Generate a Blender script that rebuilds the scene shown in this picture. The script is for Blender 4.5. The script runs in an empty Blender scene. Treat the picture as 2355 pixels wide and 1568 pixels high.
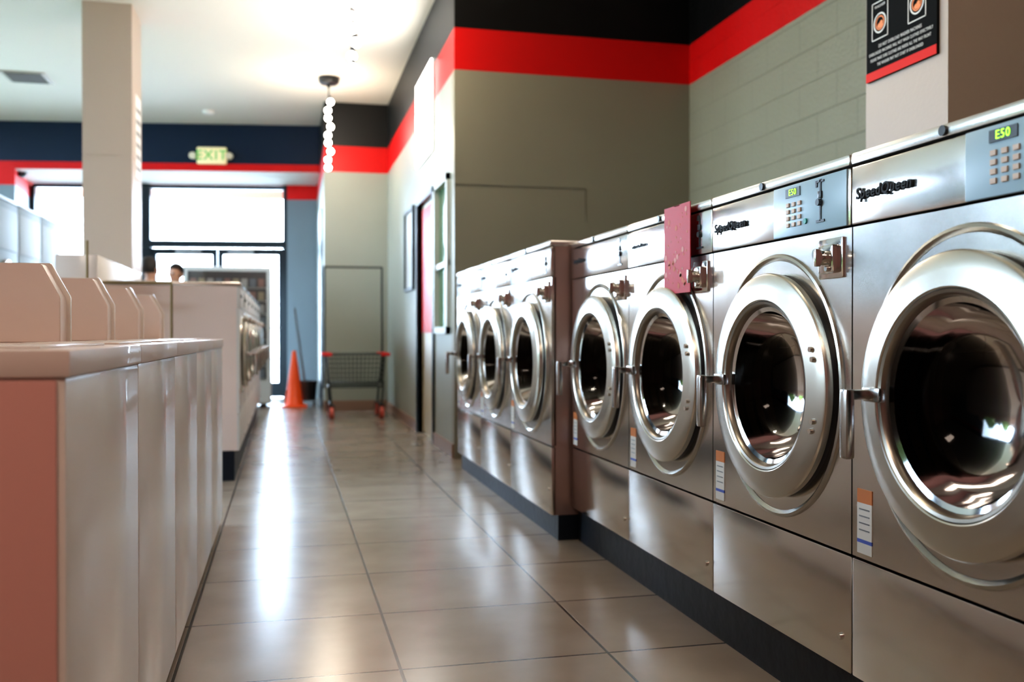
import bpy, bmesh, math, random
from mathutils import Vector, Matrix
random.seed(4)
S=bpy.context.scene; COL=S.collection
# ------------------------------------------------------------ materials
MATS={}
def mat(name,col,rough=.5,metal=0,emit=None,es=0,bump=None,coat=0,spec=.5,aniso=0):
    if name in MATS: return MATS[name]
    m=bpy.data.materials.new(name); m.use_nodes=True
    nt=m.node_tree; b=nt.nodes['Principled BSDF']
    b.inputs['Base Color'].default_value=(*col,1); b.inputs['Roughness'].default_value=rough
    b.inputs['Metallic'].default_value=metal
    b.inputs['Specular IOR Level'].default_value=spec
    b.inputs['Coat Weight'].default_value=coat
    if aniso: b.inputs['Anisotropic'].default_value=aniso
    if emit: b.inputs['Emission Color'].default_value=(*emit,1); b.inputs['Emission Strength'].default_value=es
    if bump:
        sc,st,stretch=bump
        g=nt.nodes.new('ShaderNodeTexCoord'); mp=nt.nodes.new('ShaderNodeMapping'); mp.inputs['Scale'].default_value=stretch
        n=nt.nodes.new('ShaderNodeTexNoise'); n.inputs['Scale'].default_value=sc; n.inputs['Detail'].default_value=2
        bp=nt.nodes.new('ShaderNodeBump'); bp.inputs['Strength'].default_value=st; bp.inputs['Distance'].default_value=.02
        nt.links.new(g.outputs['Object'],mp.inputs['Vector']); nt.links.new(mp.outputs[0],n.inputs['Vector'])
        nt.links.new(n.outputs['Fac'],bp.inputs['Height']); nt.links.new(bp.outputs[0],b.inputs['Normal'])
    MATS[name]=m; return m
def glassmat(name,tint,fac=.1,rough=.02):
    m=bpy.data.materials.new(name); m.use_nodes=True; nt=m.node_tree; nt.nodes.clear()
    o=nt.nodes.new('ShaderNodeOutputMaterial'); mx=nt.nodes.new('ShaderNodeMixShader')
    t=nt.nodes.new('ShaderNodeBsdfTransparent'); t.inputs[0].default_value=(*tint,1)
    g=nt.nodes.new('ShaderNodeBsdfGlossy'); g.inputs['Roughness'].default_value=rough
    f=nt.nodes.new('ShaderNodeFresnel'); f.inputs[0].default_value=1.45
    a=nt.nodes.new('ShaderNodeMath'); a.operation='ADD'; a.inputs[1].default_value=fac-.04; a.use_clamp=True
    nt.links.new(f.outputs[0],a.inputs[0]); nt.links.new(a.outputs[0],mx.inputs[0])
    nt.links.new(t.outputs[0],mx.inputs[1]); nt.links.new(g.outputs[0],mx.inputs[2]); nt.links.new(mx.outputs[0],o.inputs[0])
    MATS[name]=m; return m
def banded_wall(name,base,dark,red,brick=False):
    m=bpy.data.materials.new(name); m.use_nodes=True; nt=m.node_tree; b=nt.nodes['Principled BSDF']
    b.inputs['Specular IOR Level'].default_value=.25
    g=nt.nodes.new('ShaderNodeNewGeometry'); s=nt.nodes.new('ShaderNodeSeparateXYZ'); nt.links.new(g.outputs['Position'],s.inputs[0])
    def gt(v):
        q=nt.nodes.new('ShaderNodeMath'); q.operation='GREATER_THAN'; q.inputs[1].default_value=v
        nt.links.new(s.outputs['Z'],q.inputs[0]); return q
    def mix(f,a,bb):
        x=nt.nodes.new('ShaderNodeMix'); x.data_type='RGBA'
        nt.links.new(f,x.inputs['Factor'])
        if isinstance(a,tuple): x.inputs['A'].default_value=(*a,1)
        else: nt.links.new(a,x.inputs['A'])
        if isinstance(bb,tuple): x.inputs['B'].default_value=(*bb,1)
        else: nt.links.new(bb,x.inputs['B'])
        return x.outputs['Result']
    n=nt.nodes.new('ShaderNodeTexNoise'); n.inputs['Scale'].default_value=1.3; n.inputs['Detail'].default_value=3
    nt.links.new(g.outputs['Position'],n.inputs['Vector'])
    v=mix(n.outputs['Fac'],tuple(c*.93 for c in base),tuple(c*1.07 for c in base))
    bp=nt.nodes.new('ShaderNodeBump'); bp.inputs['Distance'].default_value=.01
    if brick:
        cb=nt.nodes.new('ShaderNodeCombineXYZ'); nt.links.new(s.outputs['Y'],cb.inputs[0]); nt.links.new(s.outputs['Z'],cb.inputs[1])
        br=nt.nodes.new('ShaderNodeTexBrick'); br.inputs['Scale'].default_value=1
        br.inputs['Brick Width'].default_value=.4; br.inputs['Row Height'].default_value=.2; br.inputs['Mortar Size'].default_value=.005
        br.inputs['Color1'].default_value=(1,1,1,1); br.inputs['Color2'].default_value=(1,1,1,1); br.inputs['Mortar'].default_value=(0,0,0,1)
        br.inputs['Mortar Smooth'].default_value=.8
        nt.links.new(cb.outputs[0],br.inputs['Vector'])
        mm=nt.nodes.new('ShaderNodeMix'); mm.data_type='RGBA'; mm.blend_type='MULTIPLY'; mm.inputs['Factor'].default_value=.13
        nt.links.new(v,mm.inputs['A']); nt.links.new(br.outputs['Color'],mm.inputs['B']); v=mm.outputs['Result']
        n2=nt.nodes.new('ShaderNodeTexNoise'); n2.inputs['Scale'].default_value=45; nt.links.new(g.outputs['Position'],n2.inputs['Vector'])
        ad=nt.nodes.new('ShaderNodeMath'); ad.operation='MULTIPLY_ADD'; ad.inputs[1].default_value=.9
        nt.links.new(n2.outputs['Fac'],ad.inputs[0]); nt.links.new(br.outputs['Color'],ad.inputs[2])
        nt.links.new(ad.outputs[0],bp.inputs['Height']); bp.inputs['Strength'].default_value=.5
    else:
        n2=nt.nodes.new('ShaderNodeTexNoise'); n2.inputs['Scale'].default_value=90; nt.links.new(g.outputs['Position'],n2.inputs['Vector'])
        nt.links.new(n2.outputs['Fac'],bp.inputs['Height']); bp.inputs['Strength'].default_value=.06
    c1=mix(gt(2.83).outputs[0],v,red); c2=mix(gt(3.135).outputs[0],c1,dark)
    nt.links.new(c2,b.inputs['Base Color']); b.inputs['Roughness'].default_value=.45
    nt.links.new(bp.outputs[0],b.inputs['Normal'])
    MATS[name]=m; return m
def floor_mat():
    m=bpy.data.materials.new('floor_tile'); m.use_nodes=True; nt=m.node_tree; b=nt.nodes['Principled BSDF']
    g=nt.nodes.new('ShaderNodeNewGeometry'); mp=nt.nodes.new('ShaderNodeMapping')
    mp.inputs['Location'].default_value=(-.3015+.587*20,-3.07+.527*20,0)
    nt.links.new(g.outputs['Position'],mp.inputs['Vector'])
    br=nt.nodes.new('ShaderNodeTexBrick'); br.offset=0; br.inputs['Scale'].default_value=1
    br.inputs['Brick Width'].default_value=.587; br.inputs['Row Height'].default_value=.527; br.inputs['Mortar Size'].default_value=.0045
    br.inputs['Mortar Smooth'].default_value=.1
    br.inputs['Color1'].default_value=(.33,.275,.225,1); br.inputs['Color2'].default_value=(.29,.242,.20,1); br.inputs['Mortar'].default_value=(.02,.014,.010,1)
    nt.links.new(mp.outputs[0],br.inputs['Vector'])
    n=nt.nodes.new('ShaderNodeTexNoise'); n.inputs['Scale'].default_value=3.5; n.inputs['Detail'].default_value=6
    nt.links.new(g.outputs['Position'],n.inputs['Vector'])
    mx=nt.nodes.new('ShaderNodeMix'); mx.data_type='RGBA'; mx.blend_type='MULTIPLY'; mx.inputs['Factor'].default_value=.4
    cr=nt.nodes.new('ShaderNodeValToRGB'); cr.color_ramp.elements[0].position=.3; cr.color_ramp.elements[0].color=(.6,.54,.47,1); cr.color_ramp.elements[1].position=.7
    nt.links.new(n.outputs['Fac'],cr.inputs[0]); nt.links.new(br.outputs['Color'],mx.inputs['A']); nt.links.new(cr.outputs[0],mx.inputs['B'])
    nt.links.new(mx.outputs['Result'],b.inputs['Base Color'])
    mr=nt.nodes.new('ShaderNodeMapRange'); mr.inputs['To Min'].default_value=.19; mr.inputs['To Max'].default_value=.29
    nt.links.new(n.outputs['Fac'],mr.inputs['Value']); nt.links.new(mr.outputs[0],b.inputs['Roughness'])
    b.inputs['Specular IOR Level'].default_value=.85
    bp=nt.nodes.new('ShaderNodeBump'); bp.inputs['Strength'].default_value=.35; bp.inputs['Distance'].default_value=.004
    sb=nt.nodes.new('ShaderNodeMath'); sb.operation='SUBTRACT'; sb.inputs[0].default_value=1
    nt.links.new(br.outputs['Fac'],sb.inputs[1]); nt.links.new(sb.outputs[0],bp.inputs['Height']); nt.links.new(bp.outputs[0],b.inputs['Normal'])
    MATS['floor']=m; return m
RED=(.56,.004,.004)
M_wall=banded_wall('wall_paint',(.32,.335,.29),(.010,.010,.010),RED)
M_wallf=banded_wall('wall_paint_front',(.17,.21,.24),(.004,.014,.036),RED)
M_cmu=banded_wall('block_wall_paint',(.26,.25,.185),(.002,.002,.002),RED,True)
M_endw=banded_wall('end_wall_paint',(.255,.235,.175),(.002,.002,.002),RED)
M_floor=floor_mat()
M_ceil=mat('ceiling_paint',(.64,.61,.55),.8,bump=(40,.05,(1,1,1)))
M_col=mat('column_paint',(.42,.34,.28),.45,bump=(50,.06,(1,1,1)))
M_steel=mat('brushed_steel',(.71,.68,.64),.18,1,bump=(2.4,.22,(1,1,.5)),aniso=.3)
M_steel2=mat('satin_steel',(.58,.55,.49),.27,1)
M_trim=mat('trim_steel',(.46,.44,.40),.24,1)
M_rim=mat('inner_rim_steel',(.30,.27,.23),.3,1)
M_cap=mat('cap_steel',(.74,.72,.68),.25,1)
M_lever=mat('lever_metal',(.5,.48,.45),.22,1)
M_chrome=mat('chrome',(.7,.68,.65),.12,1)
M_side=mat('cabinet_side_steel',(.42,.29,.26),.32,.7)
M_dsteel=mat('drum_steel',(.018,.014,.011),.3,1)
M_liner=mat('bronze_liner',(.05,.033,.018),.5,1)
M_black=mat('black_rubber',(.012,.012,.014),.45)
M_kick=mat('black_kick_plate',(.006,.010,.018),.45,bump=(20,.1,(1,1,1)),spec=.3)
M_blue=mat('blue_grey_panel',(.30,.42,.48),.3)
M_dark=mat('dark_plastic',(.03,.035,.04),.3)
M_butt=mat('button_beige',(.52,.38,.28),.4)
M_led=mat('green_led',(.1,.5,.02),.4,emit=(.35,1,.02),es=2.5)
M_enam=mat('white_enamel',(.80,.71,.65),.24,coat=.2)
M_enamp=mat('beige_enamel',(.76,.62,.56),.35,coat=.15)
M_redtint=mat('red_reflection_tint',(.72,.36,.31),.35,coat=.2)  # warm red light on the machine side, put into the colour
M_bluew=mat('blue_white_enamel',(.30,.36,.40),.6,spec=.1)
M_white=mat('white_plastic',(.8,.8,.78),.4)
M_offw=mat('off_white_metal',(.50,.54,.54),.4)
M_orange=mat('orange_plastic',(.95,.10,.01),.4)
M_redp=mat('red_plastic',(.7,.02,.02),.4)
M_frame=mat('dark_window_frame',(.02,.028,.035),.35,.5)
M_base=mat('brown_base_tile',(.28,.17,.12),.4)
M_glass=glassmat('window_glass',(.97,.98,.98),.06)
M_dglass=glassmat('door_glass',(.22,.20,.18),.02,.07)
M_gpane=mat('green_pane',(.06,.16,.07),.12)
M_brand=mat('grey_lettering',(.045,.05,.055),.6,spec=.1)
M_grey=mat('grey_metal',(.22,.22,.22),.4,.6)
M_bulb=mat('bulb_glass',(1,.95,.85),.2,emit=(1,.93,.80),es=30)
# ------------------------------------------------------------ mesh helpers
def finish(name,bm,mats,parent=None,smooth=False,kind=None,ang=38):
    me=bpy.data.meshes.new(name); bmesh.ops.recalc_face_normals(bm,faces=bm.faces[:])
    bm.to_mesh(me); bm.free()
    for m in (mats if isinstance(mats,(list,tuple)) else [mats]): me.materials.append(m)
    if smooth:
        for p in me.polygons: p.use_smooth=True
        try: me.set_sharp_from_angle(angle=math.radians(ang))
        except Exception: pass
    o=bpy.data.objects.new(name,me); COL.objects.link(o)
    if parent: o.parent=parent
    if kind: o['kind']=kind
    return o
def addbox(bm,lo,hi,bev=0,mi=0,segs=2):
    lo=Vector(lo);hi=Vector(hi)
    r=bmesh.ops.create_cube(bm,size=1,matrix=Matrix.Translation((lo+hi)/2)@Matrix.Diagonal((*(hi-lo),1)))
    vs=r['verts']; fs=set(f for v in vs for f in v.link_faces)
    for f in fs: f.material_index=mi
    if bev:
        es=list(set(e for v in vs for e in v.link_edges))
        bmesh.ops.bevel(bm,geom=es,offset=bev,segments=segs,affect='EDGES',profile=.6,clamp_overlap=True)
def box(name,lo,hi,m,parent=None,bev=0,kind=None):
    bm=bmesh.new(); addbox(bm,lo,hi,bev); return finish(name,bm,m,parent,smooth=bev>0,kind=kind)
def boxes(name,lst,m,parent=None,bev=0,kind=None):
    bm=bmesh.new()
    for t in lst: addbox(bm,t[0],t[1],bev,t[2] if len(t)>2 else 0)
    return finish(name,bm,m,parent,smooth=bev>0,kind=kind)
def addcyl(bm,p0,p1,r,segs=16,r2=None,mi=0):
    p0=Vector(p0);p1=Vector(p1);d=p1-p0
    q=Vector((0,0,1)).rotation_difference(d.normalized()).to_matrix().to_4x4()
    rr=bmesh.ops.create_cone(bm,cap_ends=True,segments=segs,radius1=r,radius2=r if r2 is None else r2,depth=d.length,matrix=Matrix.Translation((p0+p1)/2)@q)
    for f in set(f for v in rr['verts'] for f in v.link_faces): f.material_index=mi
def cyl(name,p0,p1,r,m,parent=None,segs=24,r2=None):
    bm=bmesh.new(); addcyl(bm,p0,p1,r,segs,r2); return finish(name,bm,m,parent,smooth=True)
def addsph(bm,c,r,sc=(1,1,1),seg=16,mi=0):
    rr=bmesh.ops.create_uvsphere(bm,u_segments=seg,v_segments=seg//2+2,radius=r,matrix=Matrix.Translation(c)@Matrix.Diagonal((*sc,1)))
    for f in set(f for v in rr['verts'] for f in v.link_faces): f.material_index=mi
def tubes(name,lines,r,m,parent=None,segs=8):
    bm=bmesh.new()
    for ln in lines:
        for a,b in zip(ln[:-1],ln[1:]): addcyl(bm,a,b,r,segs)
        for p in ln[1:-1]: addsph(bm,p,r*1.02,seg=8)
    return finish(name,bm,m,parent,smooth=True)
def lathe(name,prof,m,c=(0,0,0),axis='x',segs=64,parent=None,ry=1,rz=1,cap=False,ang=38):
    bm=bmesh.new(); rings=[]
    for r,t in prof:
        ring=[]
        for i in range(segs):
            a=2*math.pi*i/segs; u=r*math.cos(a)*ry; v=r*math.sin(a)*rz
            ring.append(bm.verts.new((c[0]+t,c[1]+u,c[2]+v) if axis=='x' else (c[0]+u,c[1]+v,c[2]+t)))
        rings.append(ring)
    for A,B in zip(rings[:-1],rings[1:]):
        for i in range(segs):
            j=(i+1)%segs; bm.faces.new((A[i],A[j],B[j],B[i]))
    if cap: bm.faces.new(rings[-1])
    return finish(name,bm,m,parent,smooth=True,ang=ang)
def prism(name,poly,ax,t0,t1,m,parent=None,bev=0,kind=None):
    bm=bmesh.new()
    f=lambda p,t:(p[0],t,p[1]) if ax=='y' else ((p[0],p[1],t) if ax=='z' else (t,p[0],p[1]))
    A=[bm.verts.new(f(p,t0)) for p in poly];B=[bm.verts.new(f(p,t1)) for p in poly]
    bm.faces.new(A);bm.faces.new(B[::-1])
    for i in range(len(poly)):
        j=(i+1)%len(poly); bm.faces.new((A[i],B[i],B[j],A[j]))
    if bev: bmesh.ops.bevel(bm,geom=bm.edges[:],offset=bev,segments=2,affect='EDGES',clamp_overlap=True)
    return finish(name,bm,m,parent,smooth=bev>0,kind=kind)
MN=Matrix(((0,0,-1),(-1,0,0),(0,1,0))).to_4x4()   # facing -X
MY=Matrix(((1,0,0),(0,0,-1),(0,1,0))).to_4x4()    # facing -Y
def text(name,body,size,loc,basis,m,parent=None,align='CENTER',ext=.0003,shear=0,fat=0):
    cu=bpy.data.curves.new(name,'FONT'); cu.body=body; cu.size=size; cu.align_x=align; cu.align_y='CENTER'
    cu.extrude=ext; cu.shear=shear; cu.resolution_u=3; cu.space_character=1.12
    t=bpy.data.objects.new(name,cu); COL.objects.link(t); bpy.context.view_layer.update()
    me=bpy.data.meshes.new_from_object(t.evaluated_get(bpy.context.evaluated_depsgraph_get()))
    bpy.data.objects.remove(t)
    if fat:
        bm=bmesh.new()
        for k,(dx,dy) in enumerate(((0,0),(fat,0),(-fat,0),(0,fat),(0,-fat))):
            m2=me.copy(); m2.transform(Matrix.Translation((dx,dy,k*.00008))); bm.from_mesh(m2); bpy.data.meshes.remove(m2)
        bm.to_mesh(me); bm.free()
    me.transform(Matrix.Translation(loc)@basis)
    me.materials.clear(); me.materials.append(m); me.name=name
    o=bpy.data.objects.new(name,me); COL.objects.link(o)
    if parent:o.parent=parent
    return o
def empty(name,loc=(0,0,0),rz=0,label=None,cat=None,group=None):
    o=bpy.data.objects.new(name,None); o.empty_display_size=.1; COL.objects.link(o)
    o.location=loc; o.rotation_euler=(0,0,rz)
    tag(o,label,cat,group); return o
def tag(o,label,cat,group=None):
    if label:o['label']=label
    if cat:o['category']=cat
    if group:o['group']=group
    return o
def kids(o): return [c for c in bpy.data.objects if c.parent==o]
def clone(root,loc,rz=None,label=None,scale=None):
    made=set()
    def cp(o,par):
        n=o.copy(); COL.objects.link(n)
        if par: n.parent=par; n.matrix_parent_inverse=Matrix.Identity(4)
        for c in kids(o):
            if c not in made: cp(c,n)
        made.add(n); return n
    r=cp(root,None); r.location=loc
    if rz is not None: r.rotation_euler=(0,0,rz)
    if scale: r.scale=scale
    if label: r['label']=label
    return r
# ------------------------------------------------------------ front-load washer
def washer(W,loc,rz,blue,label,group,side=M_side,H=1.30,zb=.147,near=True,ds=1.0,front=None):
    D=.78; cy=W/2-.015; cz=.772; front=front or M_steel
    R=empty('front_load_washer',loc,rz,label,'washing machine',group)
    g=.0025
    bm=bmesh.new()
    x0,x1,y0,y1,z0,z1=.012,D,g,W-g,zb,H-.027
    v=[bm.verts.new(p) for p in [(x0,y0,z0),(x1,y0,z0),(x1,y1,z0),(x0,y1,z0),(x0,y0,z1),(x1,y0,z1),(x1,y1,z1),(x0,y1,z1)]]
    for f in [(0,1,2,3),(4,7,6,5),(0,4,5,1),(2,6,7,3),(1,5,6,2)]: bm.faces.new([v[i] for i in f])
    addbox(bm,(.30,y0-.0015,z0),(.315,y0+.001,z1)); addbox(bm,(.30,y1-.001,z0),(.315,y1+.0015,z1))
    finish('body',bm,side,R)
    bm=bmesh.new(); n=64; pz0,pz1=.414,H-.162; rh=.255*ds
    inn=[];out=[]
    for i in range(n):
        a=2*math.pi*i/n; c,s=math.cos(a),math.sin(a)
        tx=((W-g-cy) if c>0 else (cy-g))/max(abs(c),1e-6); tz=((pz1-cz) if s>0 else (cz-pz0))/max(abs(s),1e-6); t=min(tx,tz)
        out.append((cy+c*t,cz+s*t)); inn.append((cy+c*rh,cz+s*rh))
    for (qy,qz) in [(g,pz0),(W-g,pz0),(g,pz1),(W-g,pz1)]:
        k=min(range(n),key=lambda i:(out[i][0]-qy)**2+(out[i][1]-qz)**2); out[k]=(qy,qz)
    vo=[bm.verts.new((0,p[0],p[1])) for p in out]; vi=[bm.verts.new((0,p[0],p[1])) for p in inn]
    vb=[bm.verts.new((.02,p[0],p[1])) for p in out]; vj=[bm.verts.new((.03,p[0],p[1])) for p in inn]
    for i in range(n):
        j=(i+1)%n
        bm.faces.new((vo[i],vo[j],vi[j],vi[i])); bm.faces.new((vo[j],vo[i],vb[i],vb[j])); bm.faces.new((vi[i],vi[j],vj[j],vj[i]))
    finish('front_panel',bm,front,R)
    lathe('trim_ring',[(1,0),(.992,-.006),(.972,-.008),(.955,-.004),(.945,-.001)],M_trim,(0,cy,cz),parent=R,ry=.306*ds,rz=.334*ds)
    box('service_panel',(0,g,zb),(.02,W-g,.408),front,R,.003)
    cyl('lock',(0,.042,.22),(-.006,.042,.22),.008,M_chrome,R,12)
    box('control_fascia',(-.004,g,H-.158),(.02,W-g,H-.031),front,R,.004)
    box('top_cap',(-.008,g,H-.027),(D,W-g,H),M_cap,R,.009)
    cyl('top_lock',(-.008,W*.56,H-.014),(-.013,W*.56,H-.014),.010,M_dark,R,16)
    boxes('kick_base',[((.03,0,0),(D,W,zb))],M_kick,R)
    dr=lathe('door',[(.272*ds,-.012),(.283*ds,-.014),(.2845*ds,-.029),(.282*ds,-.033),(.2785*ds,-.035),(.250*ds,-.0395),(.225*ds,-.0435),(.218*ds,-.0445),(.2155*ds,-.0430),(.214*ds,-.040)],M_steel2,(0,cy,cz),parent=R,segs=128,ang=24)
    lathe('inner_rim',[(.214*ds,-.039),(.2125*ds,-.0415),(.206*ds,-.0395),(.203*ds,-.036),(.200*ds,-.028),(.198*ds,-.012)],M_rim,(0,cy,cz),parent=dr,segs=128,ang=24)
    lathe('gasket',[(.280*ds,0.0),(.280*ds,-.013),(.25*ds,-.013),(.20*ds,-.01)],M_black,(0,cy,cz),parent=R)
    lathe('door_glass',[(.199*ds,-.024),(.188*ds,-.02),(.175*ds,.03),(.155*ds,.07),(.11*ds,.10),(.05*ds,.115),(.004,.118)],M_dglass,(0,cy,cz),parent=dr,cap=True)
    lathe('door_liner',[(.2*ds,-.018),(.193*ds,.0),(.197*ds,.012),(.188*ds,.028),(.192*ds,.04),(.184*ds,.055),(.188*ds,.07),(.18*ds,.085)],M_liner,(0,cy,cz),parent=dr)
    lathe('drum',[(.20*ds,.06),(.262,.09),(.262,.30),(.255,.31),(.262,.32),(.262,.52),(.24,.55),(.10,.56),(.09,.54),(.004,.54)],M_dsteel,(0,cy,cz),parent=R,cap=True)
    if near:
        for k in range(3):
            a=math.radians(30+120*k); c,s=math.cos(a),math.sin(a)
            cyl('drum_lifter',(.12,cy+c*.24,cz+s*.24),(.5,cy+c*.24,cz+s*.24),.03,M_dsteel,R,10)
        for a in (158,163.5,196.5,202):
            a=math.radians(a); cyl('hinge_bolt',(-.037,cy+math.cos(a)*.252,cz+math.sin(a)*.252),(-.046,cy+math.cos(a)*.252,cz+math.sin(a)*.252),.0065,M_chrome,dr,10)
    hy=cy+.232*ds; hz=cz+.005
    bm=bmesh.new()
    addbox(bm,(-.054,hy-.040,hz-.015),(-.036,hy+.018,hz+.015),.005)
    addbox(bm,(-.092,hy-.010,hz-.010),(-.046,hy+.014,hz+.010),.004)
    addbox(bm,(-.108,hy-.010,hz-.132),(-.086,hy+.016,hz+.012),.007)
    finish('handle',bm,M_lever,dr,True)
    bm=bmesh.new()
    zc=H-.225
    addbox(bm,(-.006,.030,zc-.046),(.002,.127,zc+.046),.003)
    addbox(bm,(-.022,.045,zc-.035),(-.004,.105,zc+.03),.005)
    addcyl(bm,(-.006,.112,zc+.012),(-.026,.112,zc+.012),.012,16)
    addcyl(bm,(-.02,.072,zc+.0),(-.040,.072,zc+.0),.017,16); addbox(bm,(-.05,.068,zc-.02),(-.036,.076,zc+.02),.002)
    addcyl(bm,(-.02,.06,zc-.025),(-.03,.06,zc-.025),.006,10)
    finish('coin_box',bm,M_chrome,R,True)
    if blue:
        P=box('control_panel',(-.008,.012,H-.157),(0,.335,H-.031),M_blue,R,.003)
        P['label']='blue-grey control panel with keypad and green display'
        box('display',(-.010,.205,H-.062),(-.006,.272,H-.040),M_dark,P)
        text('display_digits','E50',.022,(-.0108,.238,H-.051),MN,M_led,P)
        bm=bmesh.new()
        for a in range(3):
            for b in range(4): addbox(bm,(-.0115,.200+a*.027,H-.135+b*.0165),(-.007,.214+a*.027,H-.125+b*.0165),.0008)
        finish('keypad',bm,M_butt,P,True)
        cyl('start_button',(-.007,.180,H-.128),(-.012,.180,H-.128),.007,mat('teal_button',(.02,.25,.2),.3),P,16)
        bm=bmesh.new()
        addbox(bm,(-.0105,.128,H-.055),(-.007,.134,H-.04)); addbox(bm,(-.0105,.100,H-.045),(-.007,.130,H-.040))
        addbox(bm,(-.013,.108,H-.082),(-.007,.122,H-.066),.001); addcyl(bm,(-.007,.115,H-.092),(-.018,.115,H-.092),.008,12)
        addbox(bm,(-.0105,.112,H-.135),(-.007,.118,H-.038)); addbox(bm,(-.0105,.098,H-.138),(-.007,.132,H-.132))
        finish('coin_slide',bm,M_dark,P,True)
        text('lettering','SpeedQueen',.033,(-.008,W-.120,H-.095),MN,M_brand,R,shear=.15,ext=.002,fat=.0007)
    else:
        bm=bmesh.new()
        addbox(bm,(-.0065,.085,H-.055),(-.003,.101,H-.04)); addbox(bm,(-.009,.075,H-.085),(-.003,.092,H-.068),.001)
        addcyl(bm,(-.003,.082,H-.098),(-.012,.082,H-.098),.009,12); addbox(bm,(-.0065,.080,H-.138),(-.003,.085,H-.045)); addbox(bm,(-.0065,.062,H-.141),(-.003,.105,H-.135))
        finish('coin_slide',bm,M_dark,R,True)
        text('lettering','SpeedQueen',.026,(-.007,W-.115,H-.085),MN,M_brand,R,shear=.15,ext=.001)
    yA,yB=W-.075,W-.022
    boxes('warning_sticker',[((-.0015,yA,.425),(.001,yB,.448),0),((-.0015,yA,.448),(.001,yB,.456),1),((-.0015,yA,.456),(.001,yB,.535),0),((-.0015,yA,.535),(.001,yB,.565),2),
        ((-.0022,yA+.008,.475),(-.001,yB-.008,.478),3),((-.0022,yA+.008,.49),(-.001,yB-.008,.493),3),((-.0022,yA+.008,.505),(-.001,yB-.008,.508),3),((-.0022,yA+.008,.52),(-.001,yB-.008,.523),3)],
        [mat('sticker_white',(.5,.46,.40),.5),mat('sticker_blue',(.05,.08,.3),.5),mat('sticker_orange',(.42,.13,.03),.5),M_grey],R)
    return R
wA=washer(.70,(1.22,1.863,0),0,True,'large steel front-load washer with blue-grey control panel','washers in the steel row')
clone(wA,(1.22,1.163,0))
wB=washer(.70,(1.22,2.563,0),0,False,'steel front-load washer with round door, red notice card on it','washers in the steel row')
clone(wB,(1.22,3.263,0),label='steel front-load washer with round door, next to pink-brown cabinet side')
wC=washer(.775,(1.133,3.985,0),0,False,'steel front-load washer on black base, brown side exposed','washers in the short run',H=1.315,zb=.11,near=False)
clone(wC,(1.133,4.76,0),label='steel front-load washer between two others of its kind')
clone(wC,(1.133,5.535,0),label='steel front-load washer beside the corridor wall')
wD=washer(.70,(-.274,6.79,0),math.pi,False,'front-load washer with white side and steel front, row end','washers in the island row',side=M_enamp,H=1.228,zb=.185,near=False,ds=.74,front=mat('pale_front_enamel',(.62,.60,.57),.35))
for k in range(1,7): clone(wD,(-.274,6.79+.70*k,0),label='front-load washer with steel door in the island row')
# ------------------------------------------------------------ top loaders
def toploader(loc):
    R=empty('top_load_washer',loc,0,'white top-load washer with raised sloped coin meter case','washing machine','top-load washers in a row')
    W=.66;D=.66;g=.002
    box('body',(-D,g+.004,.03),(0,W-g,.842),M_enam,R,.008)
    box('side_tint',(-D+.012,g-.001,.035),(-.012,g+.006,.838),M_redtint,R,.002)  # sheet added to carry the red reflection as colour
    box('kick_base',(-D+.03,.01,0),(-.03,W-.01,.035),M_kick,R)
    box('top_panel',(-D-.004,g,.842),(.006,W-g,.880),M_enamp,R,.005)
    box('lid',(-.24,.08,.880),(-.05,W-.08,.884),M_enam,R,.0015)
    prism('console',[(-D,.8805),(-.44,.8805),(-.46,.96),(-.52,1.0),(-D,1.0)],'y',.006,.568,M_enamp,R,.004)
    prism('meter_case',[(-D,.8805),(-.268,.8805),(-.268,.995),(-.312,1.080),(-D,1.080)],'y',.572,.642,M_enamp,R,.002)
    prism('meter_case_cover',[(-D+.004,.881),(-.258,.881),(-.258,.999),(-.305,1.087),(-D+.004,1.087)],'y',.640,.656,M_enam,R,.002)
    return R
t0=toploader((-.289,1.387,0))
for k in range(1,5): clone(t0,(-.289,1.387+.66*k,0))
# ------------------------------------------------------------ tall dryers
def dryer(loc):
    R=empty('tumble_dryer',loc,0,'tall pale blue-white stacked tumble dryer','dryer','stacked dryers in a row')
    W=.80
    box('body',(-.6,.008,.1),(0,W-.008,2.04),M_bluew,R,.008); box('kick_base',(-.58,.01,0),(-.03,W-.01,.1),M_kick,R)
    for z in (.58,1.30):
        d=lathe('door',[(.24,0),(.24,.02),(.22,.032),(.19,.03),(.18,.012),(.10,.03),(.003,.035)],M_steel2,(0,W/2,z),parent=R,cap=True)
        box('handle',(.02,W/2-.22,z-.04),(.05,W/2-.19,z+.04),M_chrome,d,.004)
    box('control_panel',(0,.03,1.62),(.006,W-.03,1.97),mat('pale_blue_panel',(.40,.46,.50),.6,spec=.1),R,.002)
    box('top_trim',(-.6,.008,2.04),(.012,W-.008,2.06),mat('silver_trim',(.55,.57,.58),.5,.3),R,.003)
    return R
d0=dryer((-2.3,10.0,0))
for y in (9.2,8.4): clone(d0,(-2.3,y,0))
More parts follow.
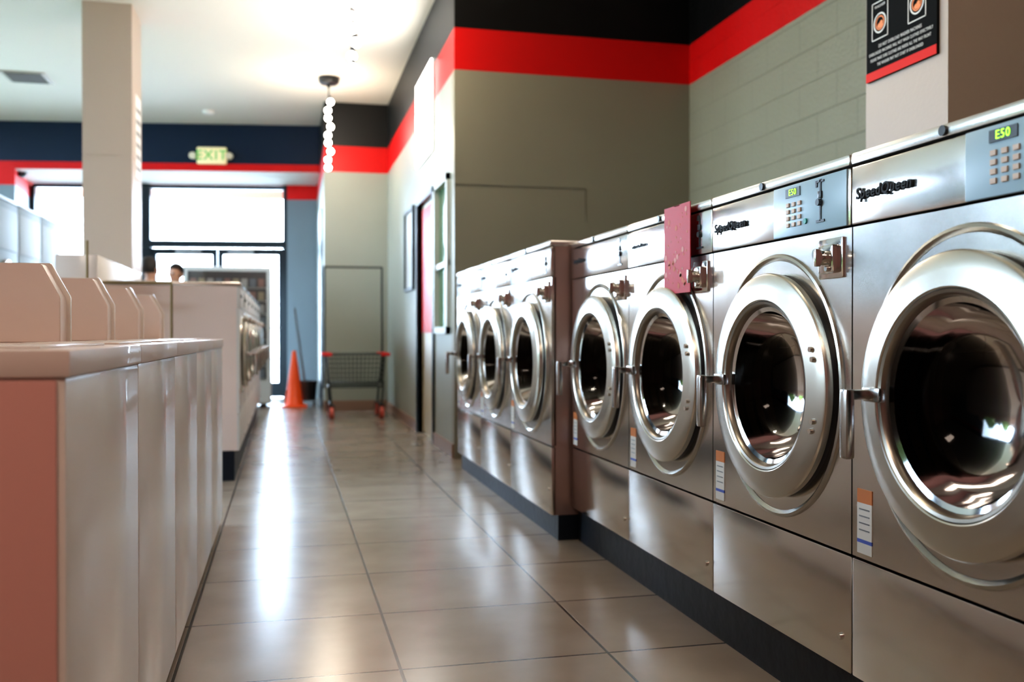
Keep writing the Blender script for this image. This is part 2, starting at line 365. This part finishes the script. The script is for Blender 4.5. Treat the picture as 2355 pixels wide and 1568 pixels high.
# ------------------------------------------------------------ room shell
box('floor',(-6.15,-3.15,-.1),(3.2,14.6,0),M_floor,kind='structure')
box('ceiling',(-6.15,-3.15,3.65),(3.2,14.6,3.75),M_ceil,kind='structure')
box('wall_right',(3.04,-3.15,0),(3.2,6.81,3.65),M_cmu,kind='structure')
box('wall_end',(1.2,6.81,0),(3.2,6.93,3.65),M_endw,kind='structure')
boxes('wall_corridor',[((1.2,6.93,0),(1.32,7.0,3.65)),((1.2,7.0,0),(1.32,7.62,.93)),((1.2,7.0,2.09),(1.32,7.62,3.65)),((1.2,7.62,0),(1.32,7.78,3.65)),
   ((1.2,7.78,2.10),(1.32,8.72,3.65)),((1.2,8.72,0),(1.32,11.4,3.65))],M_wall,kind='structure')
box('wall_block',(.45,11.4,0),(1.4,14.3,3.65),M_wall,kind='structure')
box('wall_back',(-6.15,-3.15,0),(3.2,-3.0,3.65),mat('rust_red_paint',(.32,.14,.11),.6),kind='structure')
boxes('wall_left',[((-6.15,-3,0),(-6,3.5,3.65)),((-6.15,13.2,0),(-6,14.4,3.65)),((-6.15,3.5,0),(-6,13.2,.8)),((-6.15,3.5,3.5),(-6,13.2,3.65))],M_wallf,kind='structure')
AF=math.atan2(-.1576,.9875)
def fr(o): o.location=(.45,12.74,0); o.rotation_euler=(0,0,AF); return o
bm=bmesh.new()
addbox(bm,(-4.5,0,3.04),(0,1.25,3.65)); addbox(bm,(-6.6,0,3.3),(-4.5,.2,3.65)); addbox(bm,(-4.5,0,0),(-4.15,1.25,3.04)); addbox(bm,(-6.6,.0,0),(-6.3,.2,3.3)); addbox(bm,(-6.3,.0,0),(-4.5,.2,.9)); addbox(bm,(-.60,1.1,0),(0.1,1.25,3.04))
A=[(-4.15,0),(-3.87,0),(-4.15,1.1)]
va=[bm.verts.new((p[0],p[1],0)) for p in A]; vb=[bm.verts.new((p[0],p[1],3.04)) for p in A]
bm.faces.new(va); bm.faces.new(vb[::-1])
for i in range(3): j=(i+1)%3; bm.faces.new((va[i],vb[i],vb[j],va[j]))
fr(finish('wall_front',bm,M_wallf,kind='structure'))
fr(box('trim_1',(-4.1,.02,3.035),(-.02,1.1,3.041),M_ceil,kind='structure'))
def frame_win(name,xs,zs,y,d,t):
    bm=bmesh.new()
    for x in xs: addbox(bm,(x-t,y-d,zs[0]),(x+t,y+d,zs[-1]))
    for z in zs: addbox(bm,(xs[0],y-d*.95,z-t),(xs[-1],y+d*.95,z+t))
    o=fr(finish(name,bm,M_frame,kind='structure'))
    box('glass',(xs[0],y-.004,zs[0]),(xs[-1],y+.004,zs[-1]),M_glass,o)
    return o
frame_win('window_1',[-4.12,-2.62],[.06,3.0],1.17,.04,.03)
frame_win('window_2',[-2.54,-.62],[2.2,3.0],1.17,.04,.03)
frame_win('window_5',[-6.27,-5.4,-4.53],[.93,3.27],.12,.04,.03)
def leaf(name,x0,x1,hx):
    t=.035
    bm=bmesh.new()
    addbox(bm,(x0,1.14,.01),(x0+2*t,1.19,2.13)); addbox(bm,(x1-2*t,1.14,.01),(x1,1.19,2.13))
    addbox(bm,(x0+2*t,1.142,.01),(x1-2*t,1.188,.22)); addbox(bm,(x0+2*t,1.142,2.04),(x1-2*t,1.188,2.13))
    o=fr(finish(name,bm,M_frame,kind='structure'))
    box('glass',(x0+.06,1.162,.21),(x1-.06,1.168,2.05),M_glass,o)
    bm=bmesh.new(); addcyl(bm,(x0+.05,1.09,1.0),(x1-.05,1.09,1.0),.016,12); addcyl(bm,(x0+.05,1.09,1.0),(x0+.05,1.15,1.0),.014,8); addcyl(bm,(x1-.05,1.09,1.0),(x1-.05,1.15,1.0),.014,8)
    finish('push_bar',bm,M_grey,o,True)
    box('door_closer',(x0+.35 if hx else x0+.15,1.08,2.06),(x0+.7 if hx else x0+.5,1.14,2.11),M_grey,o,.005)
    return o
leaf('door_1',-2.50,-1.585,1); leaf('door_2',-1.575,-.66,0)
fr(boxes('trim_2',[((-2.62,1.12,0),(-2.50,1.22,2.2)),((-.66,1.12,0),(-.59,1.22,3.04)),((-2.62,1.10,2.14),(-.6,1.22,2.24)),((-2.63,1.12,2.2),(-2.53,1.22,3.04))],M_frame,kind='structure'))
t=text('address_numerals','518',.14,(-1.58,1.155,2.42),MY@Matrix.Diagonal((-1,1,1,1)),mat('faded_numerals',(.3,.25,.1),.5)); fr(t); tag(t,'faded adhesive address numerals on the transom glass','sign')
bm=bmesh.new()
for y in (3.5,5.9,8.35,10.8,13.2): addbox(bm,(-6.12,y-.03,.8),(-6.04,y+.03,3.5))
addbox(bm,(-6.12,3.5,.8),(-6.04,13.2,.86)); addbox(bm,(-6.12,3.5,3.45),(-6.04,13.2,3.5))
w3=finish('window_3',bm,M_frame,kind='structure'); box('glass',(-6.085,3.5,.8),(-6.08,13.2,3.5),M_glass,w3)
bm=bmesh.new()
for a,b in (((1.18,7.74,0),(1.33,7.78,2.12)),((1.18,8.72,0),(1.33,8.76,2.12)),((1.18,7.74,2.08),(1.33,8.76,2.12))): addbox(bm,a,b)
finish('trim_3',bm,M_frame,kind='structure')
dd=box('door_3',(1.235,7.8,.01),(1.28,8.70,2.08),mat('beige_door',(.5,.42,.28),.4),kind='structure')
box('red_panel',(1.226,7.83,.92),(1.236,8.67,2.04),M_redp,dd,.002)
cyl('knob',(1.236,7.88,.85),(1.20,7.88,.85),.025,M_chrome,dd,16)
bm=bmesh.new()
for a,b in (((1.17,6.98,.91),(1.24,7.03,2.11)),((1.17,7.59,.91),(1.24,7.64,2.11)),((1.17,6.98,2.06),(1.24,7.64,2.11)),((1.17,6.98,.91),(1.24,7.64,.96)),((1.185,6.98,1.42),(1.235,7.64,1.46))): addbox(bm,a,b)
w4=finish('window_4',bm,mat('pale_window_frame',(.45,.45,.40),.4),kind='structure'); box('glass',(1.215,7.0,.93),(1.225,7.62,2.09),M_gpane,w4)
box('door_4',(.425,11.75,0.005),(.4495,12.6,2.45),M_frame,kind='structure')
boxes('baseboard_right',[((1.185,7.64,0),(1.1995,7.74,.10)),((1.185,8.76,0),(1.1995,11.39,.10)),((1.185,6.83,0),(1.1995,7.64,.10))],M_base,kind='structure')
box('baseboard_block',(.44,11.385,0),(1.185,11.3995,.12),M_base,kind='structure')
boxes('trim_4',[((1.2,6.805,1.995),(2.20,6.8095,2.001)),((2.197,6.807,1.75),(2.20,6.8095,2.0))],mat('seam_dark',(.14,.13,.10),.6),kind='structure')
def column(name,lo,hi,label):
    bm=bmesh.new(); addbox(bm,lo,(hi[0],hi[1],2.38)); addbox(bm,(lo[0],lo[1],2.385),hi)
    addbox(bm,(lo[0]+.004,lo[1]+.004,2.37),(hi[0]-.004,hi[1]-.004,2.39))
    o=finish(name,bm,M_col); return tag(o,label,'column')
column('column',(-1.62,8.42,0),(-1.235,8.95,3.65),'square beige painted structural column behind the washer island')
column('column',(2.3,2.93,0),(3.035,3.42,3.65),'square beige column with black poster behind steel washers')
# ------------------------------------------------------------ poster on column
P=empty('poster',(2.3,0,0),0,'black laundry instruction poster with red bottom stripe','poster')
Ya,Yb=2.975,3.40; 
box('board',(-.012,Ya,1.915),(-.001,Yb,2.52),mat('poster_black',(.008,.008,.008),.8,spec=.1),P)
box('red_stripe',(-.014,Ya,1.915),(-.0122,Yb,1.95),mat('poster_red',(.65,.02,.015),.6,spec=.2),P)
mw=mat('poster_white',(.8,.78,.73),.6); mo=mat('poster_orange',(.85,.25,.08),.5)
for yc in (3.31,3.085):
    bm=bmesh.new(); s=.052;h=.075;zc=2.145
    for a,b in (((-.0138,yc-s,zc-h),(-.012,yc+s,zc-h+.004)),((-.0138,yc-s,zc+h-.004),(-.012,yc+s,zc+h)),((-.0138,yc-s,zc-h),(-.012,yc-s+.004,zc+h)),((-.0138,yc+s-.004,zc-h),(-.012,yc+s,zc+h))): addbox(bm,a,b)
    finish('icon_frame',bm,mw,P)
    lathe('icon_ring',[(.040,-.0122),(.040,-.0138),(.034,-.0138),(.034,-.0122)],mw,(0,yc,zc-.012),parent=P,segs=32)
    lathe('icon_ring',[(.028,-.0122),(.028,-.0138),(.023,-.0138),(.023,-.0122)],mo,(0,yc,zc-.012),parent=P,segs=32)
    bm=bmesh.new(); addsph(bm,(-.0125,yc,zc-.022),.018,(.08,1,.6)); addsph(bm,(-.0125,yc-.008,zc-.012),.010,(.1,1,.8)); finish('icon_laundry',bm,mo,P,True)
    text('icon_lettering','WASHER',.016,(-.0135,yc,zc+.055),MN,mw,P)
for k,s in enumerate(['DO NOT OVERLOAD WASHER MACHINES','OVERLOADED MACHINES WILL NOT WASH CLOTHES EFFECTIVELY','PLEASE MAKE SURE CLOTHES ARE INSIDE ALL THE WAY FRONT','THE WASHER MAY NOT START IF OVERLOADED']):
    text('lettering',s,.0175 if k else .019,(-.0135,3.187,2.042-k*.0235),MN@Matrix.Diagonal((.66,1,1,1)),mw,P)
# notice card
P=empty('notice_card',(1.195,2.665,1.03),0,'red and pink notice card with pale blossoms on washer','card')
box('card',(-.003,0,0),(0,.2,.275),mat('card_red',(.40,.008,.012),.5,spec=.2),P)
bm=bmesh.new()
for k in range(60):
    y=random.uniform(.014,.186);z=random.uniform(.014,.260)
    addcyl(bm,(-.003,y,z),(-.0034,y,z),random.choice([.002,.003,.004,.009]),10,mi=random.choice([0,1,1]))
finish('blossom_print',bm,[mat('card_pink',(.55,.22,.18),.5,spec=.1),mat('card_orange',(.45,.10,.04),.5,spec=.1)],P)
box('hook_strip',(-.003,.08,.2715),(.045,.12,.2745),M_white,P)
P=empty('framed_poster',(1.2,8.95,1.33),0,'narrow framed notice hanging on the grey corridor wall','poster')
boxes('frame',[((-.03,0,0),(-.001,.03,.8)),((-.03,.62,0),(-.001,.65,.8)),((-.03,.03,0),(-.001,.62,.03)),((-.03,.03,.77),(-.001,.62,.8))],M_frame,P)
box('print',(-.012,.03,.03),(-.002,.62,.77),mat('print_grey',(.35,.33,.28),.3),P)
P=empty('wall_glare_board',(1.2,7.75,2.42),0,'white board with added glow for the glare on corridor wall','sign')
box('housing',(-.02,0,0),(-.001,.95,.76),M_white,P,.008); box('face',(-.027,.005,.005),(-.018,.945,.755),mat('glare_face',(.9,.9,.85),.4,emit=(1,.97,.9),es=26),P,.003)  # emission added to the board for the overexposed wall glare
P=empty('notice_sheet',(-1.235,8.6,2.25),0,'white notice sheet taped to beige column','notice')
box('sheet',(.0,0,0),(.005,.28,.70),M_white,P); boxes('print_lines',[((.005,.03,.06+.1*k),(.006,.25,.10+.1*k)) for k in range(6)],M_grey,P)
# ------------------------------------------------------------ exit sign
E=empty('exit_sign',(0,0,0),0,'lit exit sign with green letters and twin lamp heads','sign'); 
E.location=Vector((.45-1.382*.9875,12.74+1.382*.1576,3.23)); E.rotation_euler=(0,0,AF)
box('housing',(-.19,-.07,-.11),(.19,-.002,.11),mat('exit_housing',(.75,.68,.42),.4,emit=(.9,.75,.35),es=.25),E,.02)
text('lettering','EXIT',.18,(0,-.073,-.003),MY,mat('exit_green',(.02,.33,.04),.4,emit=(.05,.7,.08),es=.25),E)
for s in (-1,1):
    cyl('lamp_head',(s*.225,-.02,.0),(s*.235,-.11,-.01),.045,mat('lamp_housing',(.6,.55,.42),.4),E,16)
    cyl('lamp_arm',(s*.18,-.03,0),(s*.23,-.03,0),.012,M_white,E,8)
# ------------------------------------------------------------ ceiling bits
V=empty('ceiling_vent',(-2.67,11.05,3.65),0,'slatted metal air register set in the ceiling','vent')
box('frame',(-.22,-.22,-.012),(.22,.22,-.0005),mat('vent_grey',(.40,.37,.33),.6),V,.003)
boxes('slats',[((-.18,-.2+k*.045,-.022),(.18,-.18+k*.045,-.012)) for k in range(9)],mat('vent_slat',(.10,.09,.08),.7),V)
V=empty('smoke_detector',(-.91,12.2,3.65),0,'round white smoke detector on the ceiling','smoke detector')
lathe('housing',[(.07,-.0005),(.07,-.025),(.055,-.04),(.004,-.045)],M_white,axis='z',parent=V,cap=True)
V=empty('security_camera',(-3.35,13.6,3.035),0,'small black dome security camera under the soffit','camera')
lathe('dome',[(.06,-.0005),(.06,-.02),(.045,-.06),(.004,-.08)],M_black,axis='z',parent=V,cap=True)
def pendant(loc):
    R=empty('pendant_lamp',loc,0,'hanging string of glowing globe bulbs with black canopy','lamp','bulb string pendants')
    lathe('canopy',[(.11,-.0005),(.11,-.05),(.09,-.07),(.02,-.075),(.012,-.11),(.004,-.12)],M_black,axis='z',parent=R,cap=True)
    cyl('cord',(0,0,-.05),(0,0,-.95),.006,M_black,R,8)
    for k in range(9):
        z=-.26-k*.088; a=k*2.1; ox,oy=.018*math.cos(a),.018*math.sin(a)
        bm=bmesh.new(); addsph(bm,(ox,oy,z),.034,(1,1,1),16); finish('bulb',bm,M_bulb,R,True)
        cyl('socket',(ox*.5,oy*.5,z+.031),(ox*.5,oy*.5,z+.056),.017,M_black,R,10)
    return R
p0=pendant((.46,10.33,3.65)); clone(p0,(.45,6.45,3.65)); clone(p0,(.45,2.5,3.65))
# ------------------------------------------------------------ island chase, rail
o=boxes('utility_cabinet',[((-1.30,5.98,0),(-1.07,7.75,1.37))],M_enam,bev=.006); tag(o,'narrow white utility enclosure behind the island washers','cabinet')
o=tubes('metal_rail',[[(-1.06,5.63,0),(-1.06,5.63,1.42)],[(-1.06,5.63,1.19),(-.62,5.63,1.19),(-.62,5.63,0)]],.007,mat('olive_metal',(.22,.15,.06),.4,.4)); tag(o,'thin olive-brown metal rail frame behind top-load washers','rail')
V=empty('shutoff_valve',(-.82,6.0925,1.12),0,'small red valve handle beside the island washer side','valve')
cyl('stem',(0,0,0),(0,-.06,0),.012,M_grey,V,10); box('lever',(-.06,-.075,-.012),(.05,-.055,.012),M_redp,V,.004)
# ------------------------------------------------------------ vending machine
V=empty('vending_machine',(-1.2,12.12,0),0,'off-white vending machine with glass front and stocked rows','vending machine')
boxes('body',[((0,.02,.04),(1.03,.6,1.74))],M_offw,V,.01)
boxes('door',[((0,-.02,.06),(.05,.02,1.72)),((.98,-.02,.06),(1.03,.02,1.72)),((.05,-.02,1.68),(.98,.02,1.72)),((.05,-.02,.06),(.98,.02,.34))],M_offw,V)
box('interior',(.05,.0,.34),(.98,.018,1.68),mat('shelf_interior_grey',(.12,.14,.16),.5),V)
bm=bmesh.new()
pm=[mat('pack_blue',(.25,.33,.42),.4),mat('pack_red',(.42,.28,.26),.4),mat('pack_yellow',(.52,.48,.36),.4),mat('pack_white',(.6,.65,.68),.4)]
for r in range(8):
    for c in range(9): addbox(bm,(.08+c*.1,-.013,.37+r*.16),(.15+c*.1,.0,.47+r*.16),0,(r*3+c)%4)
finish('packets',bm,pm,V)['kind']='stuff'
boxes('shelf',[((.05,-.015,.35+.16*r),(.98,0,.362+.16*r)) for r in range(8)],M_offw,V)
box('glass',(.05,-.018,.34),(.98,-.015,1.68),M_glass,V)
for a in ((.05,.05),(.9,.05),(.05,.48),(.9,.48)): box('foot',(a[0],a[1],0),(a[0]+.07,a[1]+.07,.04),M_black,V)
# ------------------------------------------------------------ cone
C=empty('traffic_cone',(.11,12.15,0),0,'orange plastic traffic cone standing near the doorway','traffic cone')
box('base',(-.155,-.155,0),(.155,.155,.025),M_orange,C,.008)
lathe('cone_body',[(.125,.024),(.115,.04),(.07,.38),(.025,.69),(.018,.70),(.015,.69)],M_orange,axis='z',parent=C,cap=True,segs=32)
B=empty('mop_bucket',(.27,12.48,0),0,'dark mop bucket on casters with leaning pole','bucket')
lathe('pail',[(.002,.06),(.11,.06),(.14,.3),(.148,.3),(.146,.31),(.135,.305),(.105,.07)],M_dark,axis='z',parent=B,segs=32)
for s in (-1,1):
    for q in (-1,1):
        bm=bmesh.new(); addcyl(bm,(s*.09-.012,q*.08,.03),(s*.09+.012,q*.08,.03),.03,16); addcyl(bm,(s*.09,q*.08,.03),(s*.09,q*.08,.07),.008,8)
        finish('caster',bm,M_black,B,True)
cyl('pole',(0,0,.1),(-.15,-.02,1.24),.012,M_grey,B,10)
# ------------------------------------------------------------ laundry cart
C=empty('laundry_cart',(.75,10.55,0),0,'wire laundry cart with tall hanging bar and red bumpers','laundry cart')
w,dp=.31,.24; q=.92
M_cart=mat('cart_wire',(.05,.06,.055),.4,.5)
tubes('hanger_rack',[[(-w-.01,dp,.30),(-w-.01,dp,1.66),(w+.01,dp,1.66),(w+.01,dp,.30)]],.012,mat('dark_rack_metal',(.06,.07,.07),.3,.6),C)
tubes('basket_rim',[[(-w,-dp,.69),(w,-dp,.69),(w,dp,.69),(-w,dp,.69),(-w,-dp,.69)]],.012,M_cart,C)
lines=[]
for k in range(15):
    x=-w+2*w*k/14; lines.append([(x,-dp,.69),(x*q,-dp*q,.38),(x*q,dp*q,.38),(x,dp,.69)])
for k in range(1,9):
    y=-dp+2*dp*k/9; lines.append([(-w,y,.69),(-w*q,y*q,.38),(w*q,y*q,.38),(w,y,.69)])
for k in range(7):
    f=k/6; s=1-(1-q)*f; z=.69-.31*f; lines.append([(-w*s,-dp*s,z),(w*s,-dp*s,z),(w*s,dp*s,z),(-w*s,dp*s,z),(-w*s,-dp*s,z)])
tubes('basket',lines,.004,M_cart,C,6)
tubes('frame',[[(-w*q,-dp*q,.40),(-w*q,-dp*q,.34),(-w*.86,-dp,.13)],[(w*q,-dp*q,.40),(w*q,-dp*q,.34),(w*.86,-dp,.13)],[(-w*q,dp*q,.4),(-w*.86,dp,.13)],[(w*q,dp*q,.4),(w*.86,dp,.13)],
   [(-w*q,-dp*q,.34),(w*q,-dp*q,.34),(w*q,dp*q,.34),(-w*q,dp*q,.34),(-w*q,-dp*q,.34)],[(-w*.86,-dp,.15),(-w*.86,dp,.15)],[(w*.86,-dp,.15),(w*.86,dp,.15)]],.013,M_cart,C)
for sx in (-1,1):
    for sy in (-1,1):
        box('corner_bumper',(sx*w-.05,sy*dp-.022,.672),(sx*w+.05,sy*dp+.022,.708),M_redp,C,.008)
        x,y=sx*w*.86,sy*dp
        bm=bmesh.new(); addbox(bm,(x-.034,y-.02,.06),(x-.026,y+.02,.145)); addbox(bm,(x+.026,y-.02,.06),(x+.034,y+.02,.145)); addbox(bm,(x-.034,y-.02,.135),(x+.034,y+.02,.150))
        cf=finish('caster',bm,M_cart,C,True); cyl('wheel',(x-.022,y,.065),(x+.022,y,.065),.065,mat('orange_wheel',(.5,.08,.05),.4),cf,20)
# ------------------------------------------------------------ people
def skin(name,V,E,m,parent,sub=2,root=0):
    me=bpy.data.meshes.new(name); me.from_pydata([v[0] for v in V],E,[]); o=bpy.data.objects.new(name,me); COL.objects.link(o)
    md=o.modifiers.new('s','SKIN'); md.use_smooth_shade=True
    me.update()
    sl=me.skin_vertices[0].data
    for i,v in enumerate(V):
        r=v[1]; sl[i].radius=(r if isinstance(r,tuple) else (r,r)); sl[i].use_root=(i==root)
    o.modifiers.new('d','SUBSURF').levels=sub
    bpy.context.view_layer.update()
    nm=bpy.data.meshes.new_from_object(o.evaluated_get(bpy.context.evaluated_depsgraph_get()))
    bpy.data.objects.remove(o)
    for p in nm.polygons: p.use_smooth=True
    nm.materials.clear(); nm.materials.append(m); nm.name=name
    q=bpy.data.objects.new(name,nm); COL.objects.link(q); q.parent=parent; return q
def person(loc,rz,label,skinc,shirtm,trm,k=1.0):
    R=empty('person',loc,rz,label,'person'); R.scale=(k,k,k)
    V=[((0,0,.95),(.13,.10)),((0,0,1.10),(.125,.09)),((0,.0,1.28),(.14,.10)),((0,0,1.42),(.11,.08)),((0,0,1.50),(.052,.052)),((0,-.015,1.56),(.06,.065)),((0,-.02,1.64),(.078,.092)),((0,-.01,1.71),(.055,.065))]
    E=[(i,i+1) for i in range(7)]
    def add(p,r,par): V.append((p,r)); E.append((par,len(V)-1)); return len(V)-1
    for s in (-1,1):
        a=add((s*.09,0,.88),.085,0); a=add((s*.10,-.01,.5),.055,a); a=add((s*.10,.02,.10),.04,a); add((s*.11,-.13,.035),.03,a)
        a=add((s*.17,0,1.41),.055,3); a=add((s*.22,.03,1.13),.04,a); a=add((s*.22,-.08,.91),.027,a); a=add((s*.215,-.11,.85),(.026,.02),a)
        for f in range(4):
            b=add((s*.215,-.135+f*.018,.805-(.006 if f in(1,2) else 0)),.0085,a); add((s*.205,-.145+f*.018,.765-(.008 if f in(1,2) else 0)),.0075,b)
        b=add((s*.19,-.135,.83),.009,a); add((s*.18,-.15,.80),.008,b)
    skin('body',V,E,skinc,R)
    V2=[((0,0,.93),(.15,.12)),((0,0,1.10),(.145,.11)),((0,0,1.28),(.158,.118)),((0,0,1.41),(.125,.095)),((0,0,1.47),(.06,.06))]; E2=[(0,1),(1,2),(2,3),(3,4)]
    for s in (-1,1):
        V2.append(((s*.175,0,1.41),.07));E2.append((3,len(V2)-1)); V2.append(((s*.21,.02,1.18),.058));E2.append((len(V2)-2,len(V2)-1))
    skin('shirt',V2,E2,shirtm,R)
    V3=[((0,0,.95),(.14,.115))];E3=[]
    for s in (-1,1):
        V3.append(((s*.09,0,.86),.1));E3.append((0,len(V3)-1)); V3.append(((s*.10,-.01,.5),.075));E3.append((len(V3)-2,len(V3)-1)); V3.append(((s*.10,.02,.10),.062));E3.append((len(V3)-2,len(V3)-1))
    skin('trousers',V3,E3,trm,R)
    for s in (-1,1):
        box('shoe',(s*.105-.045,-.19,0),(s*.105+.045,.07,.07),M_black,R,.025)
        bm=bmesh.new(); addsph(bm,(s*.032,-.105,1.635),.011); finish('eye',bm,M_black,R,True)
        bm=bmesh.new(); addsph(bm,(s*.082,-.005,1.63),.025,(.4,.8,1.2)); finish('ear',bm,skinc,R,True)
    bm=bmesh.new(); addsph(bm,(0,-.12,1.61),.016,(.8,1,1.6)); finish('nose',bm,skinc,R,True)
    bm=bmesh.new(); addsph(bm,(0,-.10,1.575),.02,(1.1,.5,.3)); finish('mouth',bm,mat('lips',(.4,.12,.1),.5),R,True)
    bm=bmesh.new(); addsph(bm,(0,.005,1.67),.105,(.86,1.0,.98),24)
    bmesh.ops.delete(bm,geom=[v for v in bm.verts if (v.co.y<-.045 and v.co.z<1.70) or v.co.z<1.58],context='VERTS')
    finish('hair',bm,mat('dark_hair',(.02,.015,.012),.6),R,True)
    return R
sk=mat('skin',(.45,.25,.17),.5)
person((-1.43,10.95,0),2.6,'standing person with dark hair in a dark jacket',sk,mat('dark_jacket',(.03,.035,.05),.7),mat('jeans',(.05,.07,.14),.7),.99)
person((-1.24,11.72,0),-.5,'standing person with short dark hair in a white shirt',sk,mat('white_shirt',(.8,.8,.8),.7),mat('khaki',(.2,.17,.12),.7),.985)
# ------------------------------------------------------------ outside
box('pavement',(-30,14.75,-.15),(15,45,-.11),mat('concrete',(.6,.6,.58),.8),kind='structure')
box('lawn_ground',(-30,-12,-.2),(-6.3,14.7,-.15),mat('grass',(.10,.2,.04),.9),kind='structure')
bm=bmesh.new(); bmesh.ops.create_grid(bm,x_segments=110,y_segments=16,size=1)
for v in bm.verts:
    x,y=v.co.x,v.co.y
    v.co=Vector((-9.2+.24*math.sin(x*9)+random.uniform(-.15,.15)-.5*(1-abs(y)),12+x*12,1.3+y*1.45+random.uniform(-.08,.08)+(.6*math.sin(x*21) if y>.8 else 0)))
h=finish('hedge',bm,mat('leaf_green',(.10,.15,.010),.7),None,True); tag(h,'green clipped hedge outside the side window','hedge'); h['kind']='stuff'
fr(box('trim_5',(-4.4,1.9,2.95),(.2,2.0,3.25),mat('awning_terracotta',(.6,.3,.2),.7),kind='structure'))
# ------------------------------------------------------------ lights
W=bpy.data.worlds.new('World'); S.world=W; W.use_nodes=True
bg=W.node_tree.nodes['Background']; bg.inputs[0].default_value=(.62,.79,1,1); bg.inputs[1].default_value=43
def area(name,loc,rot,sx,sy,power,col=(1,1,1),portal=False):
    l=bpy.data.lights.new(name,'AREA'); l.shape='RECTANGLE'; l.size=sx;l.size_y=sy;l.energy=power;l.color=col
    if portal: l.cycles.is_portal=True
    o=bpy.data.objects.new(name,l); COL.objects.link(o); o.location=loc; o.rotation_euler=rot; return o
def frp(x,y,z): return (.45+.9875*x+.1576*y,12.74-.1576*x+.9875*y,z)
area('portal_door',frp(-1.58,1.35,1.55),(-math.pi/2,0,AF),2.0,2.95,1,portal=True)
area('portal_window',frp(-3.37,1.35,1.55),(-math.pi/2,0,AF),1.5,2.95,1,portal=True)
area('portal_window_side',frp(-5.4,.35,2.1),(-math.pi/2,0,AF),1.75,2.4,1,portal=True)
area('portal_side',(-6.2,8.35,2.15),(0,-math.pi/2,0),2.7,9.7,1,portal=True)
for y,e in ((10.33,65),(6.45,80),(2.5,45)):
    l=bpy.data.lights.new('pendant_glow','POINT'); l.energy=e; l.color=(1,.86,.68); l.shadow_soft_size=.06
    o=bpy.data.objects.new('pendant_glow',l); COL.objects.link(o); o.location=(.45,y,3.02)
area('ceiling_fill',(-1.6,-.6,3.6),(0,0,0),1.2,.6,55,(1,.80,.66))  # unseen fill light added behind the camera, no fixture modelled
area('ceiling_fill',(1.3,.6,3.6),(0,0,0),.6,1.2,18,(1,.84,.70))  # second added fill, out of view, brightens the left washer fronts
# ------------------------------------------------------------ camera
cam=bpy.data.cameras.new('Camera'); co=bpy.data.objects.new('Camera',cam); COL.objects.link(co)
co.location=(0,0,.9); co.rotation_euler=(math.radians(90-.37),0,math.radians(-13.47))
cam.sensor_width=36; cam.lens=2180/2355*36; cam.clip_start=.02
cam.dof.use_dof=True; cam.dof.focus_distance=2.3; cam.dof.aperture_fstop=2.8
S.camera=co
S.view_settings.view_transform='Standard'; S.view_settings.exposure=-.1
try: S.view_settings.look='Medium High Contrast'
except Exception as e: print('look fail',e)
